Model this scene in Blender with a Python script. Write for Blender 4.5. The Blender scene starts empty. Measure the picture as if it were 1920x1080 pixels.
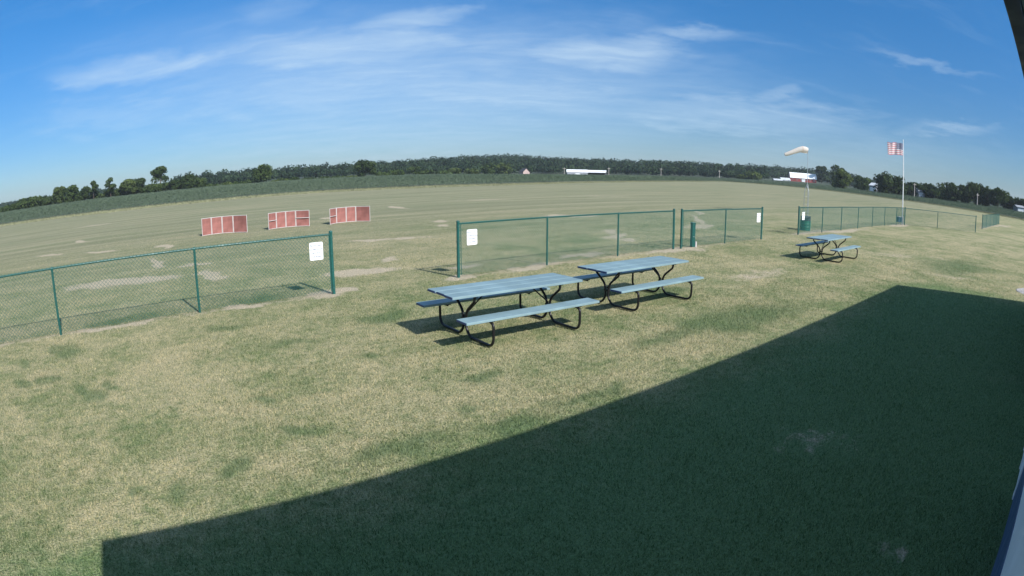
import bpy, bmesh, math, random
import numpy as np
from mathutils import Vector, Matrix
random.seed(7); rng = np.random.default_rng(7)
sc = bpy.context.scene
R = math.radians

# ------------------------------------------------------------------ camera (wide security-camera lens)
CF, CK, PITCH, CH, OX, OY = 0.894126, 0.0362233, 0.212118, 2.506, 6.361, 15.022   # fitted on the photograph
cd = bpy.data.cameras.new('camera'); cam = bpy.data.objects.new('camera', cd); sc.collection.objects.link(cam); sc.camera = cam
cd.type = 'PANO'; cd.panorama_type = 'FISHEYE_LENS_POLYNOMIAL'
cd.sensor_fit = 'HORIZONTAL'; cd.sensor_width = 36; cd.sensor_height = 20.25
_c = 1920 / 36 / 1000
cd.fisheye_polynomial_k0 = 0; cd.fisheye_polynomial_k1 = -CF * _c; cd.fisheye_polynomial_k2 = 0
cd.fisheye_polynomial_k3 = -CK * _c ** 3; cd.fisheye_polynomial_k4 = 0
cd.fisheye_fov = math.pi
cd.shift_x = -OX / 1920; cd.shift_y = OY / 1080
cd.clip_start = 0.05; cd.clip_end = 5000
cam.location = (0, 0, CH); cam.rotation_euler = (math.pi / 2 - PITCH, 0, 0)

# ------------------------------------------------------------------ light, sky, exposure
SUN_EL = 36.9; SHADOW_AZ = 134.5            # degrees; the way shadows fall, counter-clockwise from +X
SUN_AZ = SHADOW_AZ + 180
sv = Vector((math.cos(R(SUN_AZ)) * math.cos(R(SUN_EL)), math.sin(R(SUN_AZ)) * math.cos(R(SUN_EL)), math.sin(R(SUN_EL))))
sl = bpy.data.lights.new('sun', 'SUN'); so = bpy.data.objects.new('sun', sl); sc.collection.objects.link(so)
sl.energy = 4.0; sl.angle = R(0.53); sl.color = (1.0, 0.965, 0.91)
so.rotation_euler = sv.to_track_quat('Z', 'Y').to_euler(); so.location = (0, 0, 50)
SKY = 0.068
vs = sc.view_settings; vs.view_transform = 'Standard'; vs.look = 'None'; vs.gamma = 1; vs.exposure = 0.85; vs.use_curve_mapping = False
cy = sc.cycles; cy.max_bounces = 6; cy.diffuse_bounces = 3; cy.glossy_bounces = 2; cy.transmission_bounces = 3; cy.volume_bounces = 0; cy.transparent_max_bounces = 4; cy.caustics_reflective = False; cy.caustics_refractive = False

def ray(px, py):
    x, y = px - 960 - OX, -(py - 540 - OY)
    r = math.hypot(x, y) + 1e-9; rn = r / 1000; th = rn * CF + CK * rn ** 3; s = math.sin(th) / r
    dx, dy, f = x * s, y * s, math.cos(th)
    return Vector((dx, f * math.cos(PITCH) + dy * math.sin(PITCH), -f * math.sin(PITCH) + dy * math.cos(PITCH)))
def gnd(px, py, z=0.0):
    d = ray(px, py); t = (z - CH) / d.z; return Vector((d.x * t, d.y * t, z))
def azel(px, py):
    d = ray(px, py); return math.atan2(d.x, d.y), math.asin(d.z)
def at(px, dist, z=0.0, py=330):
    a, _ = azel(px, py); return Vector((math.sin(a) * dist, math.cos(a) * dist, z))
def zat(px, py, dist):
    return CH + dist * math.tan(azel(px, py)[1])

# ------------------------------------------------------------------ node helper
class NT:
    def __init__(s, tree): s.t = tree; tree.nodes.clear()
    def n(s, kind, **kw):
        o = s.t.nodes.new(kind)
        for k, v in kw.items(): setattr(o, k, v)
        return o
    def put(s, sock, v):
        if v is None: return
        if hasattr(v, 'is_linked') or isinstance(v, bpy.types.NodeSocket): s.t.links.new(v, sock)
        else: sock.default_value = v
    def math(s, op, a, b=None, c=None, clamp=False):
        o = s.n('ShaderNodeMath', operation=op, use_clamp=clamp)
        for i, v in enumerate((a, b, c)): s.put(o.inputs[i], v)
        return o.outputs[0]
    def vmath(s, op, a, b=None):
        o = s.n('ShaderNodeVectorMath', operation=op)
        for i, v in enumerate((a, b)): s.put(o.inputs[i], v)
        return o.outputs[1] if op in ('DOT_PRODUCT', 'LENGTH', 'DISTANCE') else o.outputs[0]
    def noise(s, vec, scale, detail=3, rough=.55, dist=0.0):
        o = s.n('ShaderNodeTexNoise'); s.put(o.inputs['Vector'], vec)
        o.inputs['Scale'].default_value = scale; o.inputs['Detail'].default_value = detail
        o.inputs['Roughness'].default_value = rough; o.inputs['Distortion'].default_value = dist
        return o.outputs[0]
    def ramp(s, v, a, b, lo=0.0, hi=1.0, smooth=True):
        o = s.n('ShaderNodeMapRange', interpolation_type='SMOOTHSTEP' if smooth else 'LINEAR')
        s.put(o.inputs[0], v); o.inputs[1].default_value = a; o.inputs[2].default_value = b
        o.inputs[3].default_value = lo; o.inputs[4].default_value = hi
        return o.outputs[0]
    def mix(s, f, a, b, blend='MIX'):
        o = s.n('ShaderNodeMix', data_type='RGBA', blend_type=blend)
        s.put(o.inputs[0], f)
        for i, v in ((6, a), (7, b)):
            s.put(o.inputs[i], (*v, 1) if isinstance(v, tuple) and len(v) == 3 else v)
        return o.outputs[2]
    def attr(s, name):
        return s.n('ShaderNodeAttribute', attribute_name=name).outputs['Fac']

# ------------------------------------------------------------------ world
w = bpy.data.worlds.new('World'); sc.world = w; w.use_nodes = True
N = NT(w.node_tree)
sky = N.n('ShaderNodeTexSky', sky_type='NISHITA', sun_disc=False)
sky.sun_elevation = R(SUN_EL); sky.sun_rotation = R(90 - SUN_AZ)
sky.altitude = 250; sky.air_density = 1.0; sky.dust_density = 0.35; sky.ozone_density = 2.6
geo = N.n('ShaderNodeTexCoord').outputs['Generated']
sep = N.n('ShaderNodeSeparateXYZ'); N.put(sep.inputs[0], geo)
az = N.math('MULTIPLY', N.math('ARCTAN2', sep.outputs[0], sep.outputs[1]), 180 / math.pi)
el = N.math('MULTIPLY', N.math('ARCSINE', sep.outputs[2]), 180 / math.pi)
# cloud layer coordinates: the ray carried to a flat layer overhead, so streaks foreshorten towards the horizon
zc = N.math('ADD', N.math('MAXIMUM', sep.outputs[2], 0.0), 0.12)
cx_, cy_ = N.math('DIVIDE', sep.outputs[0], zc), N.math('DIVIDE', sep.outputs[1], zc)
comb = N.n('ShaderNodeCombineXYZ'); N.put(comb.inputs[0], cx_); N.put(comb.inputs[1], cy_)
mp = N.n('ShaderNodeMapping'); N.put(mp.inputs[0], comb.outputs[0]); mp.inputs[2].default_value = (0, 0, R(-12)); mp.inputs[3].default_value = (0.55, 1.9, 1)
warp = N.noise(comb.outputs[0], 1.1, 3)
ofs = N.vmath('SCALE', (1, 1, 0)); N.t.nodes[-1].inputs['Scale'].default_value = 1.0
wv = N.n('ShaderNodeVectorMath', operation='SCALE'); wv.inputs[0].default_value = (.5, 1.0, 0); N.put(wv.inputs['Scale'], warp)
stre_vec = N.vmath('ADD', mp.outputs[0], wv.outputs[0])
streak = N.noise(stre_vec, 2.1, 9, .62, .25)
fine = N.noise(stre_vec, 9.0, 6, .62, .6)
wob = N.math('MULTIPLY', N.math('SUBTRACT', N.noise(comb.outputs[0], 2.6, 5, .6), .5), 9.0)
azw, elw = N.math('ADD', az, N.math('MULTIPLY', wob, 1.4)), N.math('ADD', el, N.math('MULTIPLY', wob, .55))
total = None
def cloud(px, py, qx, qy, half, strength, soft=1.0):
    """a band of cirrus from one sky direction to another"""
    global total
    a0, e0 = [math.degrees(v) for v in azel(px, py)]; a1, e1 = [math.degrees(v) for v in azel(qx, qy)]
    L = math.hypot(a1 - a0, e1 - e0) / 2; t = math.atan2(e1 - e0, a1 - a0); ca, sa = math.cos(t), math.sin(t)
    dx, dy = N.math('SUBTRACT', azw, (a0 + a1) / 2), N.math('SUBTRACT', elw, (e0 + e1) / 2)
    u = N.math('DIVIDE', N.math('ADD', N.math('MULTIPLY', dx, ca), N.math('MULTIPLY', dy, sa)), L)
    v = N.math('DIVIDE', N.math('SUBTRACT', N.math('MULTIPLY', dy, ca), N.math('MULTIPLY', dx, sa)), half)
    d = N.math('SQRT', N.math('ADD', N.math('MULTIPLY', u, u), N.math('MULTIPLY', v, v)))
    m = N.ramp(d, 1.25, 1.25 - soft, 0, strength)
    total = m if total is None else N.math('MAXIMUM', total, m)
CLOUDS = [((50,160),(560,95),2.0,.85), ((300,120),(1010,85),3.6,1.0), ((600,66),(940,14),1.5,.85), ((900,100),(1340,112),2.6,.95),
          ((250,195),(900,165),3.6,.85), ((520,140),(1320,215),4.2,.9), ((1000,200),(1680,245),2.6,.72), ((1170,62),(1400,62),1.0,.6),
          ((1600,92),(1870,140),.75,.42), ((150,250),(1350,270),4.6,.55), ((380,50),(640,0),2.0,.42), ((40,230),(420,205),2.4,.45), ((1390,184),(1510,176),.7,.5),
          ((1680,242),(1870,242),.8,.45), ((1100,300),(1900,300),3.0,.3), ((100,175),(1480,190),9.0,.74)]
for p, q, h, s_ in CLOUDS: cloud(*p, *q, h, s_, 1.1)
body = N.ramp(N.math('ADD', N.math('MULTIPLY', streak, .74), N.math('MULTIPLY', fine, .26)), .33, .70)
dens = N.math('MULTIPLY', total, N.math('ADD', N.math('MULTIPLY', body, .40), .60))
thin = N.math('MULTIPLY', N.ramp(streak, .5, .8, 0, .16), N.ramp(el, 2, 12, .3, 1))
fill_cirrus = N.math('MAXIMUM', N.ramp(sep.outputs[1], .45, .05), N.ramp(el, 24, 38))                     # unseen cirrus added overhead and behind, lifting fill in the shade
thin = N.math('MAXIMUM', thin, N.math('MULTIPLY', fill_cirrus, N.math('MULTIPLY', N.ramp(N.noise(comb.outputs[0], .8, 4), .30, .60, .3, .95), N.math('ADD', N.math('MULTIPLY', body, .5), .45))))
dens = N.math('MINIMUM', N.math('ADD', dens, thin), 1.0)
dens = N.math('MULTIPLY', dens, .66)
hs = N.n('ShaderNodeHueSaturation'); hs.inputs['Saturation'].default_value = 1.2; N.put(hs.inputs['Color'], N.mix(1.0, sky.outputs[0], (0.80, 1.0, 1.16), 'MULTIPLY'))
skycol = N.mix(1.0, hs.outputs[0], N.mix(N.ramp(el, -2, 24), (.53, .55, .67), (.95, .98, 1.0)), 'MULTIPLY')   # hazier air low down
col = N.mix(dens, skycol, (5.2, 6.6, 7.9))
bg = N.n('ShaderNodeBackground'); N.put(bg.inputs[0], col); bg.inputs[1].default_value = SKY
wo = N.n('ShaderNodeOutputWorld'); N.put(wo.inputs[0], bg.outputs[0])

# ------------------------------------------------------------------ materials
MATS = {}
def bsdf_mat(name, colour, rough=.6, metal=0.0, var=.12, scale=6.0, bump=0.0, bscale=60.0, spec=.4, dirt=None):
    m = bpy.data.materials.new(name); m.use_nodes = True; N = NT(m.node_tree)
    pos = N.n('ShaderNodeTexCoord').outputs['Object']
    nz = N.noise(pos, scale, 5)
    c = N.mix(N.ramp(nz, .3, .7), tuple(x * (1 - var) for x in colour), tuple(min(1, x * (1 + var)) for x in colour))
    if dirt: c = N.mix(N.ramp(N.noise(pos, scale * .6, 6, .65), .5, .75, 0, .7), c, dirt)
    b = N.n('ShaderNodeBsdfPrincipled'); N.put(b.inputs['Base Color'], c)
    b.inputs['Metallic'].default_value = metal; b.inputs['Specular IOR Level'].default_value = spec
    N.put(b.inputs['Roughness'], N.ramp(N.noise(pos, scale * 3, 3), .2, .8, max(0, rough - .1), min(1, rough + .1)))
    if bump:
        bp = N.n('ShaderNodeBump'); N.put(bp.inputs['Height'], N.noise(pos, bscale, 4)); bp.inputs['Strength'].default_value = bump; bp.inputs['Distance'].default_value = .004
        N.put(b.inputs['Normal'], bp.outputs[0])
    o = N.n('ShaderNodeOutputMaterial'); N.put(o.inputs[0], b.outputs[0]); MATS[name] = m; return m

FDIR = 37.9                                   # the fence line's direction
def lawn_colour(N, blades=False):
    pos = N.n('ShaderNodeNewGeometry').outputs['Position']
    mp = N.n('ShaderNodeMapping', vector_type='POINT'); N.put(mp.inputs[0], pos); mp.inputs[2].default_value = (0, 0, R(-FDIR)); mp.inputs[3].default_value = (1, 1, 0)
    q = mp.outputs[0]
    st = N.n('ShaderNodeMapping'); N.put(st.inputs[0], q); st.inputs[3].default_value = (.055, .75, 1)
    big = N.noise(q, .16, 4, .6, .4)
    mid = N.noise(q, .9, 4, .62, .3)
    small = N.noise(q, 6.5, 4, .65)
    tiny = N.noise(q, 42, 2, .6)
    stripe = N.noise(st.outputs[0], 1.1, 6, .68, .25)
    st2 = N.n('ShaderNodeMapping'); N.put(st2.inputs[0], q); st2.inputs[3].default_value = (.03, .42, 1)
    stripe2 = N.noise(st2.outputs[0], .55, 6, .66, .3)
    sp = N.n('ShaderNodeSeparateXYZ'); N.put(sp.inputs[0], q)
    field = N.ramp(sp.outputs[1], 6.0, 34.0)          # past the fence: rougher runway turf
    g = N.math('ADD', N.math('MULTIPLY', big, .30), N.math('ADD', N.math('MULTIPLY', mid, .36), N.math('MULTIPLY', small, .34)))
    gs = N.math('ADD', N.math('MULTIPLY', stripe, .55), N.math('MULTIPLY', stripe2, .45))
    gg = N.math('ADD', N.math('MULTIPLY', g, N.math('SUBTRACT', 1.0, N.math('MULTIPLY', field, .8))), N.math('MULTIPLY', gs, N.math('MULTIPLY', field, .8)))
    gg = N.math('ADD', gg, N.math('MULTIPLY', N.math('SUBTRACT', tiny, .5), .22))
    gg = N.math('SUBTRACT', gg, N.math('MULTIPLY', N.ramp(sp.outputs[1], 4.9, 2.4, 0, .17), N.ramp(sp.outputs[0], 18.5, 15.0)))   # green tint of the building's shade, painted into the grass colour
    straw = N.ramp(gg, .365, .625)
    c = N.mix(straw, (.142, .184, .084), (.425, .366, .236))
    c = N.mix(N.ramp(small, .35, .7, 0, .25), c, (.24, .262, .125))
    c = N.mix(N.math('MULTIPLY', field, .30), c, (.205, .208, .155))
    c = N.mix(N.math('MULTIPLY', field, N.ramp(stripe2, .52, .60, 0, .5)), c, (.125, .155, .085))
    c = N.mix(N.math('MULTIPLY', field, N.ramp(stripe, .60, .72, 0, .42)), c, (.37, .335, .235))
    mow = N.n('ShaderNodeTexWave', wave_type='BANDS', bands_direction='Y', wave_profile='SIN'); N.put(mow.inputs[0], q)
    mow.inputs['Scale'].default_value = .105; mow.inputs['Distortion'].default_value = 7.0; mow.inputs['Detail'].default_value = 3; mow.inputs['Detail Scale'].default_value = .35
    c = N.mix(N.math('MULTIPLY', field, .28), c, N.mix(N.ramp(mow.outputs['Fac'], .3, .7), (.175, .19, .13), (.275, .262, .19)))
    c = N.mix(N.math('MULTIPLY', N.ramp(sp.outputs[1], 4.6, 3.0, 0, .55), N.ramp(sp.outputs[0], 18.5, 15.0)), c, (.100, .205, .098))  # blue-green of the shaded lawn painted in where the building's shadow falls
    green = N.attr('green'); dirt = N.attr('dirt')
    c = N.mix(N.ramp(N.math('ADD', N.math('MULTIPLY', green, .7), N.math('MULTIPLY', N.math('SUBTRACT', N.math('ADD', N.math('MULTIPLY', small, .5), N.math('MULTIPLY', tiny, .5)), .5), 1.8)), .22, .78, 0, .8), c, (.095, .150, .072))
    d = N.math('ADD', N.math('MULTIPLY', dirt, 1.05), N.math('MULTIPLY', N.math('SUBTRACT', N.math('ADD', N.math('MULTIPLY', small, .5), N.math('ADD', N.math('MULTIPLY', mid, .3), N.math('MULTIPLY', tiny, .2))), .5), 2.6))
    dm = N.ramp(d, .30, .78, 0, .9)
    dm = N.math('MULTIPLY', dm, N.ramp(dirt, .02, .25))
    c = N.mix(dm, c, N.mix(tiny, (.36, .30, .22), (.52, .45, .35)))  # dirt colour, also given to the two painted light patches by the building
    return c, tiny, small, dm

def mat_lawn():
    m = bpy.data.materials.new('lawn'); m.use_nodes = True; N = NT(m.node_tree)
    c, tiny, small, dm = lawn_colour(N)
    c = N.mix(N.ramp(tiny, .35, .65), N.mix(1.0, c, (.72, .74, .70), 'MULTIPLY'), c)
    b = N.n('ShaderNodeBsdfPrincipled'); N.put(b.inputs['Base Color'], c); b.inputs['Roughness'].default_value = .95; b.inputs['Specular IOR Level'].default_value = .1
    bp = N.n('ShaderNodeBump'); N.put(bp.inputs['Height'], N.math('ADD', tiny, N.math('MULTIPLY', small, 2.0))); bp.inputs['Strength'].default_value = .7; bp.inputs['Distance'].default_value = .03
    N.put(b.inputs['Normal'], bp.outputs[0])
    o = N.n('ShaderNodeOutputMaterial'); N.put(o.inputs[0], b.outputs[0]); return m
def mat_blade():
    m = bpy.data.materials.new('grass_blade'); m.use_nodes = True; N = NT(m.node_tree)
    c, *_ = lawn_colour(N)
    rnd = N.attr('rnd')
    c = N.mix(N.ramp(rnd, .15, .85), N.mix(1.0, c, (.42, .56, .42), 'MULTIPLY'), N.mix(1.0, c, (1.95, 1.80, 1.75), 'MULTIPLY'))
    d = N.n('ShaderNodeBsdfDiffuse'); N.put(d.inputs[0], c); t = N.n('ShaderNodeBsdfTranslucent'); N.put(t.inputs[0], c)
    mx = N.n('ShaderNodeMixShader'); mx.inputs[0].default_value = .45; N.put(mx.inputs[1], d.outputs[0]); N.put(mx.inputs[2], t.outputs[0])
    o = N.n('ShaderNodeOutputMaterial'); N.put(o.inputs[0], mx.outputs[0]); return m
def mat_leaf(name, dark, light, sat=1.0):
    m = bpy.data.materials.new(name); m.use_nodes = True; N = NT(m.node_tree)
    pos = N.n('ShaderNodeNewGeometry').outputs['Position']
    k = N.math('ADD', N.math('MULTIPLY', N.attr('tint'), .7), N.math('MULTIPLY', N.noise(pos, .35, 3), .3))
    c = N.mix(k, dark, light)
    d = N.n('ShaderNodeBsdfDiffuse'); N.put(d.inputs[0], c); t = N.n('ShaderNodeBsdfTranslucent'); N.put(t.inputs[0], c)
    mx = N.n('ShaderNodeMixShader'); mx.inputs[0].default_value = .25; N.put(mx.inputs[1], d.outputs[0]); N.put(mx.inputs[2], t.outputs[0])
    o = N.n('ShaderNodeOutputMaterial'); N.put(o.inputs[0], mx.outputs[0]); MATS[name] = m; return m

LAWN = mat_lawn(); BLADE = mat_blade()
bsdf_mat('fence_green', (.012, .085, .075), .35, 0, .15, 8, spec=.5)
bsdf_mat('wire_green', (.022, .115, .10), .4, 0, .15, 8, spec=.4)
bsdf_mat('sign_white', (.70, .72, .73), .45, 0, .03, 5)
bsdf_mat('sign_ink', (.10, .12, .19), .6, 0, .1, 5)
bsdf_mat('table_blue', (.175, .262, .292), .55, 0, .14, 2.2, .25, 90, .4, dirt=(.225, .30, .315))
bsdf_mat('bench_navy', (.025, .05, .16), .45, 0, .1, 3, spec=.5)
bsdf_mat('frame_black', (.012, .012, .014), .4, .3, .2, 9, spec=.5)
bsdf_mat('screen_red', (.26, .108, .094), .85, 0, .2, 2.5, dirt=(.245, .118, .108))
bsdf_mat('pvc_white', (.52, .48, .48), .5, 0, .08, 4)
bsdf_mat('galv', (.50, .53, .56), .35, .7, .12, 5)
bsdf_mat('pole_white', (.74, .75, .77), .35, .1, .06, 4)
bsdf_mat('drum_green', (.02, .14, .10), .5, 0, .2, 4, dirt=(.02, .09, .09))
bsdf_mat('bin_dark', (.035, .05, .065), .5, 0, .15, 4)
bsdf_mat('box_blue', (.06, .11, .19), .5, 0, .12, 4)
bsdf_mat('siding_white', (.74, .76, .78), .45, 0, .05, 2, dirt=(.62, .65, .68))
bsdf_mat('wainscot_navy', (.06, .10, .19), .45, 0, .1, 2)
bsdf_mat('trim_navy', (.022, .03, .065), .4, .2, .1, 3)
bsdf_mat('gutter_grey', (.16, .20, .21), .4, .3, .1, 3)
bsdf_mat('roof_metal', (.10, .13, .19), .4, .5, .1, 2)
def cloth_mat(name, c):
    m = bpy.data.materials.new(name); m.use_nodes = True; N = NT(m.node_tree)
    pos = N.n('ShaderNodeTexCoord').outputs['Object']; cc = N.mix(N.noise(pos, 6, 4), tuple(x * .88 for x in c), c)
    d = N.n('ShaderNodeBsdfDiffuse'); N.put(d.inputs[0], cc); t = N.n('ShaderNodeBsdfTranslucent'); N.put(t.inputs[0], cc)
    mx = N.n('ShaderNodeMixShader'); mx.inputs[0].default_value = .42; N.put(mx.inputs[1], d.outputs[0]); N.put(mx.inputs[2], t.outputs[0])
    o = N.n('ShaderNodeOutputMaterial'); N.put(o.inputs[0], mx.outputs[0]); MATS[name] = m
cloth_mat('sock', (.86, .80, .74)); cloth_mat('sock_band', (.80, .52, .36)); cloth_mat('flag_red', (.72, .29, .32)); cloth_mat('flag_white', (.88, .84, .86)); cloth_mat('flag_blue', (.22, .23, .34))
bsdf_mat('roof_pale', (.50, .53, .56), .6, 0, .1, .5)
bsdf_mat('meadow', (.045, .062, .036), .95, 0, .3, .03)
bsdf_mat('barn_white', (.80, .82, .84), .5, 0, .06, .3, dirt=(.66, .69, .70))
bsdf_mat('barn_red', (.28, .055, .05), .8, 0, .2, .5, dirt=(.20, .06, .055))
bsdf_mat('barn_dark', (.05, .05, .055), .8, 0, .2, .5)
bsdf_mat('barn_pink', (.42, .32, .30), .8, 0, .1, .5)
bsdf_mat('house_grey', (.27, .29, .33), .7, 0, .1, .6)
bsdf_mat('shingle_grey', (.26, .28, .31), .8, 0, .2, 1.5)
bsdf_mat('glass_dark', (.03, .04, .05), .15, 0, .05, 1)
bsdf_mat('bark', (.10, .08, .06), .9, 0, .3, 3, .6, 12)
bsdf_mat('pole_wood', (.40, .37, .34), .9, 0, .2, 4)
bsdf_mat('stone', (.46, .44, .43), .9, 0, .25, 20)
bsdf_mat('soil', (.055, .07, .042), .95, 0, .25, .05)
bsdf_mat('bare_dirt', (.34, .28, .19), .95, 0, .2, 4, .8, 40)
mat_leaf('leaf_dark', (.018, .034, .014), (.06, .088, .030))
mat_leaf('leaf_mid', (.022, .042, .015), (.078, .112, .036))
mat_leaf('leaf_pale', (.032, .052, .018), (.105, .14, .045))
mat_leaf('forest_leaf', (.012, .026, .017), (.052, .082, .040))
mat_leaf('crop_leaf', (.058, .090, .062), (.150, .190, .125))
mat_leaf('verge_leaf', (.19, .21, .12), (.38, .37, .24))

# ------------------------------------------------------------------ object helpers
COL = sc.collection
def tag(o, label=None, cat=None, group=None, kind=None):
    if label: o['label'] = label
    if cat: o['category'] = cat
    if group: o['group'] = group
    if kind: o['kind'] = kind
    return o
def thing(name, label, cat, loc=(0, 0, 0), rz=0.0, group=None):
    o = bpy.data.objects.new(name, None); COL.objects.link(o); o.location = loc; o.rotation_euler = (0, 0, rz)
    o.empty_display_size = .2
    return tag(o, label, cat, group)
def link(name, me, parent=None, loc=(0, 0, 0), rot=(0, 0, 0), scale=(1, 1, 1)):
    o = bpy.data.objects.new(name, me); COL.objects.link(o); o.location = loc; o.rotation_euler = rot; o.scale = scale
    if parent: o.parent = parent
    return o
class MB:
    def __init__(s): s.v = []; s.f = []; s.smooth = []
    def add(s, vs_, fs, sm=False):
        b = len(s.v); s.v += [tuple(p) for p in vs_]; s.f += [tuple(i + b for i in f) for f in fs]; s.smooth += [sm] * len(fs); return s
    def box(s, x0, x1, y0, y1, z0, z1, M=None, bev=0.0):
        if bev:
            bm = bmesh.new(); bmesh.ops.create_cube(bm, size=1)
            for v in bm.verts: v.co = Vector(((x0 + x1) / 2 + v.co.x * (x1 - x0), (y0 + y1) / 2 + v.co.y * (y1 - y0), (z0 + z1) / 2 + v.co.z * (z1 - z0)))
            bmesh.ops.bevel(bm, geom=bm.edges[:], offset=bev, segments=2, affect='EDGES', profile=.6)
            vs_ = [v.co.copy() for v in bm.verts]; bm.verts.index_update(); fs = [tuple(v.index for v in f.verts) for f in bm.faces]; bm.free()
        else:
            vs_ = [Vector((x, y, z)) for x in (x0, x1) for y in (y0, y1) for z in (z0, z1)]
            fs = [(0, 1, 3, 2), (4, 6, 7, 5), (0, 4, 5, 1), (2, 3, 7, 6), (0, 2, 6, 4), (1, 5, 7, 3)]
        if M: vs_ = [M @ v for v in vs_]
        return s.add(vs_, fs)
    def tube(s, path, r, sides=10, caps=True, flat=False):
        path = [Vector(p) for p in path]; n = len(path); rs = r if isinstance(r, (list, tuple)) else [r] * n
        t0 = (path[1] - path[0]).normalized(); up = Vector((0, 0, 1)) if abs(t0.z) < .9 else Vector((1, 0, 0))
        a = t0.cross(up).normalized(); vs_ = []; 
        for i, p in enumerate(path):
            t = (path[min(i + 1, n - 1)] - path[max(i - 1, 0)]).normalized()
            a = (a - t * a.dot(t)).normalized(); b = t.cross(a)
            for k in range(sides):
                th = 2 * math.pi * k / sides; vs_.append(p + (a * math.cos(th) + b * math.sin(th)) * rs[i])
        fs = [(i * sides + k, i * sides + (k + 1) % sides, (i + 1) * sides + (k + 1) % sides, (i + 1) * sides + k) for i in range(n - 1) for k in range(sides)]
        s.add(vs_, fs, not flat)
        if caps: s.add([vs_[k] for k in range(sides)], [tuple(range(sides))[::-1]]); s.add([vs_[(n - 1) * sides + k] for k in range(sides)], [tuple(range(sides))])
        return s
    def lathe(s, prof, seg=20, c=(0, 0, 0)):
        vs_ = [(c[0] + r * math.cos(2 * math.pi * k / seg), c[1] + r * math.sin(2 * math.pi * k / seg), c[2] + z) for r, z in prof for k in range(seg)]
        fs = [(i * seg + k, i * seg + (k + 1) % seg, (i + 1) * seg + (k + 1) % seg, (i + 1) * seg + k) for i in range(len(prof) - 1) for k in range(seg)]
        return s.add(vs_, fs, True)
    def poly(s, pts): return s.add(pts, [tuple(range(len(pts)))])
    def mesh(s, name, mat):
        me = bpy.data.meshes.new(name); me.from_pydata([tuple(v) for v in s.v], [], s.f)
        me.polygons.foreach_set('use_smooth', s.smooth)
        me.materials.append(MATS[mat] if isinstance(mat, str) else mat); me.update(); return me
    def build(s, name, mat, parent=None, **kw): return link(name, s.mesh(name, mat), parent, **kw)
def soup(name, verts, nper, mat, attrs=None, parent=None, kind=None):
    """many separate small polygons of nper corners from one numpy array"""
    n = len(verts) // nper
    me = bpy.data.meshes.new(name); me.vertices.add(len(verts)); me.vertices.foreach_set('co', np.asarray(verts, np.float32).ravel())
    me.loops.add(n * nper); me.loops.foreach_set('vertex_index', np.arange(n * nper, dtype=np.int32))
    me.polygons.add(n); me.polygons.foreach_set('loop_start', np.arange(0, n * nper, nper, dtype=np.int32))
    for k, a in (attrs or {}).items():
        at_ = me.attributes.new(k, 'FLOAT', 'POINT'); at_.data.foreach_set('value', np.repeat(np.asarray(a, np.float32), nper))
    me.update(); me.validate(); me.materials.append(MATS[mat] if isinstance(mat, str) else mat)
    o = link(name, me, parent)
    if kind: o['kind'] = kind
    return o
def bez(pts, seg=6):
    """rounded path through corner points (each inner corner softened)"""
    pts = [Vector(p) for p in pts]; out = [pts[0]]
    for i in range(1, len(pts) - 1):
        a, b, c = pts[i - 1], pts[i], pts[i + 1]
        d1, d2 = (a - b), (c - b); r = min(d1.length, d2.length) * .45
        p, q = b + d1.normalized() * r, b + d2.normalized() * r
        for k in range(seg + 1):
            t = k / seg; out.append(p * (1 - t) ** 2 + b * 2 * t * (1 - t) + q * t * t)
    out.append(pts[-1]); return out

# ------------------------------------------------------------------ ground
EDGE = [(-120, 44), (-73.6, 59.1), (-54.2, 64.5), (-41.5, 72.5), (-31.9, 80.5), (-15.7, 88), (-.5, 99), (30.9, 146), (60, 192), (86.6, 238), (100, 222), (103.9, 199), (102.5, 165), (101.3, 133.7), (103, 110), (99, 81.6), (97, 40), (95, -60), (-120, -60)]
EDGE = np.array(EDGE)
def inside(x, y):
    c = np.zeros(np.shape(x), bool); n = len(EDGE)
    for i in range(n):
        (x0, y0), (x1, y1) = EDGE[i], EDGE[(i + 1) % n]
        t = ((y0 > y) != (y1 > y)) & (x < (x1 - x0) * (y - y0) / (y1 - y0 + 1e-12) + x0); c ^= t
    return c
HB = np.radians([-180, -75, -52, -40, -30, -25, -21, -16, -12, -8, -4, 0, 4, 9, 15, 20, 25, 30, 36, 45, 52, 75, 180])
HZ = np.array([2, 2, 0, 0, -5, -2, 1, 1.5, 6.2, 10, 13, 14, 9.8, 7.8, 8.8, 8.8, 7.6, 7.8, 6, 3, 2, 2, 2], float)
def terrain(x, y):
    r = np.hypot(x, y); b = np.arctan2(x, y); t = np.clip((r - 560) / 380, 0, 1); t = t * t * (3 - 2 * t)
    dip = np.exp(-((r - 430) / 90) ** 2) * np.exp(-((b - .06) / .12) ** 2) * -2.6
    rise = np.clip((r - 330) / 250, 0, 1) * 2.0 * np.exp(-((b - .48) / .12) ** 2)
    return np.interp(b, HB, HZ) * t + dip + rise
FENCE_A = np.array([-8.51, 8.17]); FD = np.array([math.cos(R(FDIR)), math.sin(R(FDIR))]); FN = np.array([-FD[1], FD[0]])
def ell(px, py, hw, hh, slope=0.0):
    """a patch on the ground seen round pixel (px, py): centre, half axes as vectors"""
    c = gnd(px, py); a = gnd(px + hw, py - hw * slope) - c; b = gnd(px, py - hh) - c
    return np.array([c.x, c.y]), np.array([a.x, a.y]), np.array([b.x, b.y])
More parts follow.
